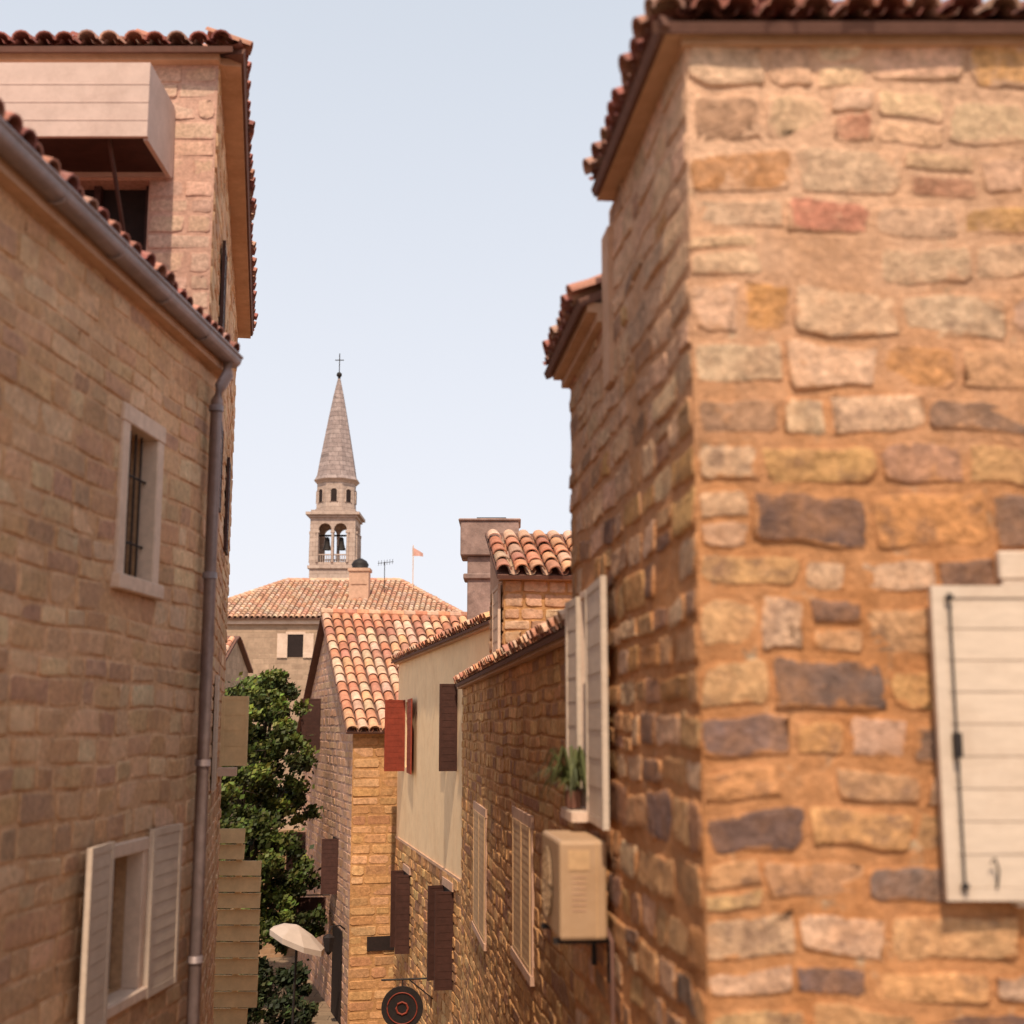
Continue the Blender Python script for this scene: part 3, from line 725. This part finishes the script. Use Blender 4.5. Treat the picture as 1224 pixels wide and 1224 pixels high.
A_=empty('roof_antenna'); mb=MB(); p=V(-7.3,74,7.6); tube(mb,[p,p+V(0,0,1.8)],.025,5); tube(mb,[p+V(-.4,0,1.7),p+V(.5,0,1.8)],.018,5)
for k in range(6): 
    q=p+V(-.35+.16*k,0,1.71+.02*k); tube(mb,[q+V(0,-.1,-.16),q+V(0,.1,.16)],.012,4)
mb.build('mast',M_iron,A_)
A_=empty('flag'); mb=MB(); p=V(-5.75,75,7.6); tube(mb,[p,p+V(0,0,2.9)],.03,6); mb.build('flag_pole',M_frame,A_)
mb=MB(); vs=[];nn=8
for i in range(nn+1):
    t=i/nn; h=.75*(1-t*.65); x=-.05+ .62*t
    vs+= [p+V(x,.08*math.sin(t*7),2.8-.38*t),p+V(x,.08*math.sin(t*7+.5),2.8-.38*t-h*.7)]
mb.add(vs,[(2*i,2*i+1,2*i+3,2*i+2) for i in range(nn)],(.60,.34,.28,0)); mb.build('flag_cloth',attrmat('flag_red',.8,.1),A_)

# ============================================================ BELL TOWER
T=empty('bell_tower'); tx,ty=-12.55,91.5
def tsq(name,hw,z0,z1,mat=M_tower,bev=0):
    F=frame((tx-hw,ty-hw),(1,0),1); return bbox(name,F,0,2*hw,z0,z1,-2*hw,0,mat,T,bev)
HW=1.58
tsq('shaft',HW,GZ,10.95)
tsq('belfry_string',HW+.12,10.95,11.15)
def plate(name,F,outer,holes,th,mat):
    loops=[outer]+holes
    tris=geometry.tessellate_polygon([[Vector((x,z,0)) for x,z in l] for l in loops])
    pts=[p for l in loops for p in l]; n=len(pts); mb=MB()
    fs=[tuple(t) for t in tris]+[tuple(n+i for i in reversed(t)) for t in tris]
    o=0
    for l in loops:
        m=len(l)
        for k in range(m): fs.append((o+k,o+(k+1)%m,n+o+(k+1)%m,n+o+k))
        o+=m
    mb.add([F(x,z,0) for x,z in pts]+[F(x,z,-th) for x,z in pts],fs); return mb.build(name,mat,T)
def arch(c,w,z0,z1):
    r=w/2; pts=[(c-r,z0),(c+r,z0)]
    for k in range(11):
        a=math.pi*k/10; pts.append((c+math.cos(a)*r,z1-r+math.sin(a)*r))
    return pts
zb0,zb1=11.15,14.55
for i,(O,d) in enumerate((((tx-HW,ty-HW),(1,0)),((tx+HW,ty-HW),(0,1)),((tx+HW,ty+HW),(-1,0)),((tx-HW,ty+HW),(0,-1)))):
    F=frame(O,d,1); e=.0 if i%2==0 else .32
    outer=[(e,zb0),(2*HW-e,zb0),(2*HW-e,zb1),(e,zb1)]
    plate('belfry_wall',F,outer,[arch(HW-.54,.90,zb0+.25,14.15),arch(HW+.54,.90,zb0+.25,14.15)],.3,M_tower)
    mb=MB()
    for s in (HW-1.06,HW,HW+1.06): 
        tube(mb,[F(s,zb0+.25,.03),F(s,13.45,.03)],[.10,.08],10); box(mb,F,s-.14,s+.14,13.45,13.62,-.1,.12)
    mb.build('belfry_columns',M_tower,T)
    mb=MB()
    for cx in (HW-.54,HW+.54):
        for k in range(5): s=cx-.3+k*.15; tube(mb,[F(s,zb0+.25,-.15),F(s,zb0+.75,-.15)],.03,5)
        box(mb,F,cx-.43,cx+.43,zb0+.75,zb0+.83,-.2,-.1)
    mb.build('balustrade',M_tower,T)
mb=MB()
for bx in (-.5,.5):
    c=V(tx+bx,ty-.6,13.3); tube(mb,[c,c+V(0,0,-.12),c+V(0,0,-.5),c+V(0,0,-.8),c+V(0,0,-.92)],[.06,.16,.2,.28,.33],14)
tube(mb,[V(tx-1.3,ty-.6,13.4),V(tx+1.3,ty-.6,13.4)],.07,6)
mb.build('bells',M_iron,T,False)
tsq('cornice_a',HW+.12,14.55,14.72); tsq('cornice_b',HW+.30,14.72,14.92); tsq('parapet',HW-.02,14.92,15.1)
def octo(name,r0,r1,z0,z1,mat=M_tower,rot=math.pi/8,mid=None):
    mb=MB(); prof=[(r0,z0)]+(mid or [])+[(r1,z1)]
    n=8; vs=[];fs=[]
    for r,z in prof:
        for k in range(n): a=rot+2*math.pi*k/n; vs.append(V(tx+math.cos(a)*r,ty+math.sin(a)*r,z))
    for i in range(len(prof)-1):
        for k in range(n): fs.append((i*n+k,i*n+(k+1)%n,(i+1)*n+(k+1)%n,(i+1)*n+k))
    fs.append(tuple(range(n))); fs.append(tuple((len(prof)-1)*n+k for k in range(n))); mb.add(vs,fs); return mb.build(name,mat,T)
octo('drum',1.46,1.42,15.1,17.15)
octo('drum_band',1.54,1.54,15.1,15.3); octo('drum_cornice',1.45,1.70,17.15,17.4)
for k in range(8):
    a=math.pi*k/4-math.pi/2; n=V(math.cos(a),math.sin(a),0); O=V(tx,ty,0)+n*1.33; d=V(-n.y,n.x,0)
    F=frame((O.x,O.y),(d.x,d.y),1)
    ar=arch(0,.40,15.75,16.65); mb=MB(); mb.add([F(x,z,.05) for x,z in ar],[tuple(range(len(ar)))]); mb.build('drum_opening',M_int,T)
    mb=MB(); tube(mb,[F(x*1.2,z,.05) for x,z in arch(0,.42,15.75,16.70)[1:]]+[F(-.25,15.75,.05)],.05,5); mb.build('drum_arch',M_tower,T)
octo('spire',1.64,.10,17.4,25.0,M_spire,mid=[(1.46,17.75),(1.27,18.9),(1.02,20.3),(.68,22.2),(.37,23.8)])
mb=MB(); tube(mb,[V(tx,ty,24.9),V(tx,ty,25.2)],.1,8)
bpy.ops.mesh.primitive_uv_sphere_add(radius=.2,location=(tx,ty,25.3),segments=14,ring_count=8); o=bpy.context.object; o.name='finial_ball'; o.data.materials.append(M_iron); o.parent=T
tube(mb,[V(tx,ty,25.3),V(tx,ty,26.9)],.035,6); tube(mb,[V(tx-.32,ty,26.4),V(tx+.32,ty,26.4)],.035,6); mb.build('cross',M_iron,T)

# ============================================================ LIGHT, SKY, CAMERA
el=math.radians(55); az=V(-.02,-1,0).normalized()
sd=az*math.cos(el)+V(0,0,math.sin(el))
L=bpy.data.lights.new('sun','SUN'); L.energy=4.5; L.angle=math.radians(.8); L.color=(1,.84,.64)
lo=bpy.data.objects.new('sun',L); scene.collection.objects.link(lo); lo.rotation_euler=(-sd).to_track_quat('-Z','Y').to_euler()
w=bpy.data.worlds.new('World'); scene.world=w; w.use_nodes=True; nt=w.node_tree
sky=nt.nodes.new('ShaderNodeTexSky'); sky.sky_type='NISHITA'; sky.sun_disc=False; sky.sun_elevation=el; sky.sun_rotation=math.pi+.02
sky.air_density=1.0; sky.dust_density=6; sky.ozone_density=1.0
# summer haze: pale veil, brighter towards the horizon
tc=nt.nodes.new('ShaderNodeTexCoord'); sp=nt.nodes.new('ShaderNodeSeparateXYZ'); nt.links.new(tc.outputs['Generated'],sp.inputs[0])
zf=maprange(nt,sp.outputs[2],.0,.62,0,1)
hz=mixc(nt,zf,(8.3,8.3,8.8),(5.4,5.9,6.6))
col=mixc(nt,.84,sky.outputs[0],hz)
nt.links.new(col,nt.nodes['Background'].inputs[0]); nt.nodes['Background'].inputs[1].default_value=.13
cam=bpy.data.cameras.new('camera'); co=bpy.data.objects.new('camera',cam); scene.collection.objects.link(co)
cam.sensor_width=36; cam.lens=45.68; cam.clip_end=5000; cam.clip_start=.05
co.location=(0,0,0); co.rotation_euler=(math.radians(90+9.43),0,0)
cam.dof.use_dof=True; cam.dof.focus_distance=26; cam.dof.aperture_fstop=1.35
scene.camera=co
scene.view_settings.view_transform='Standard'; scene.view_settings.look='None'; scene.view_settings.exposure=0
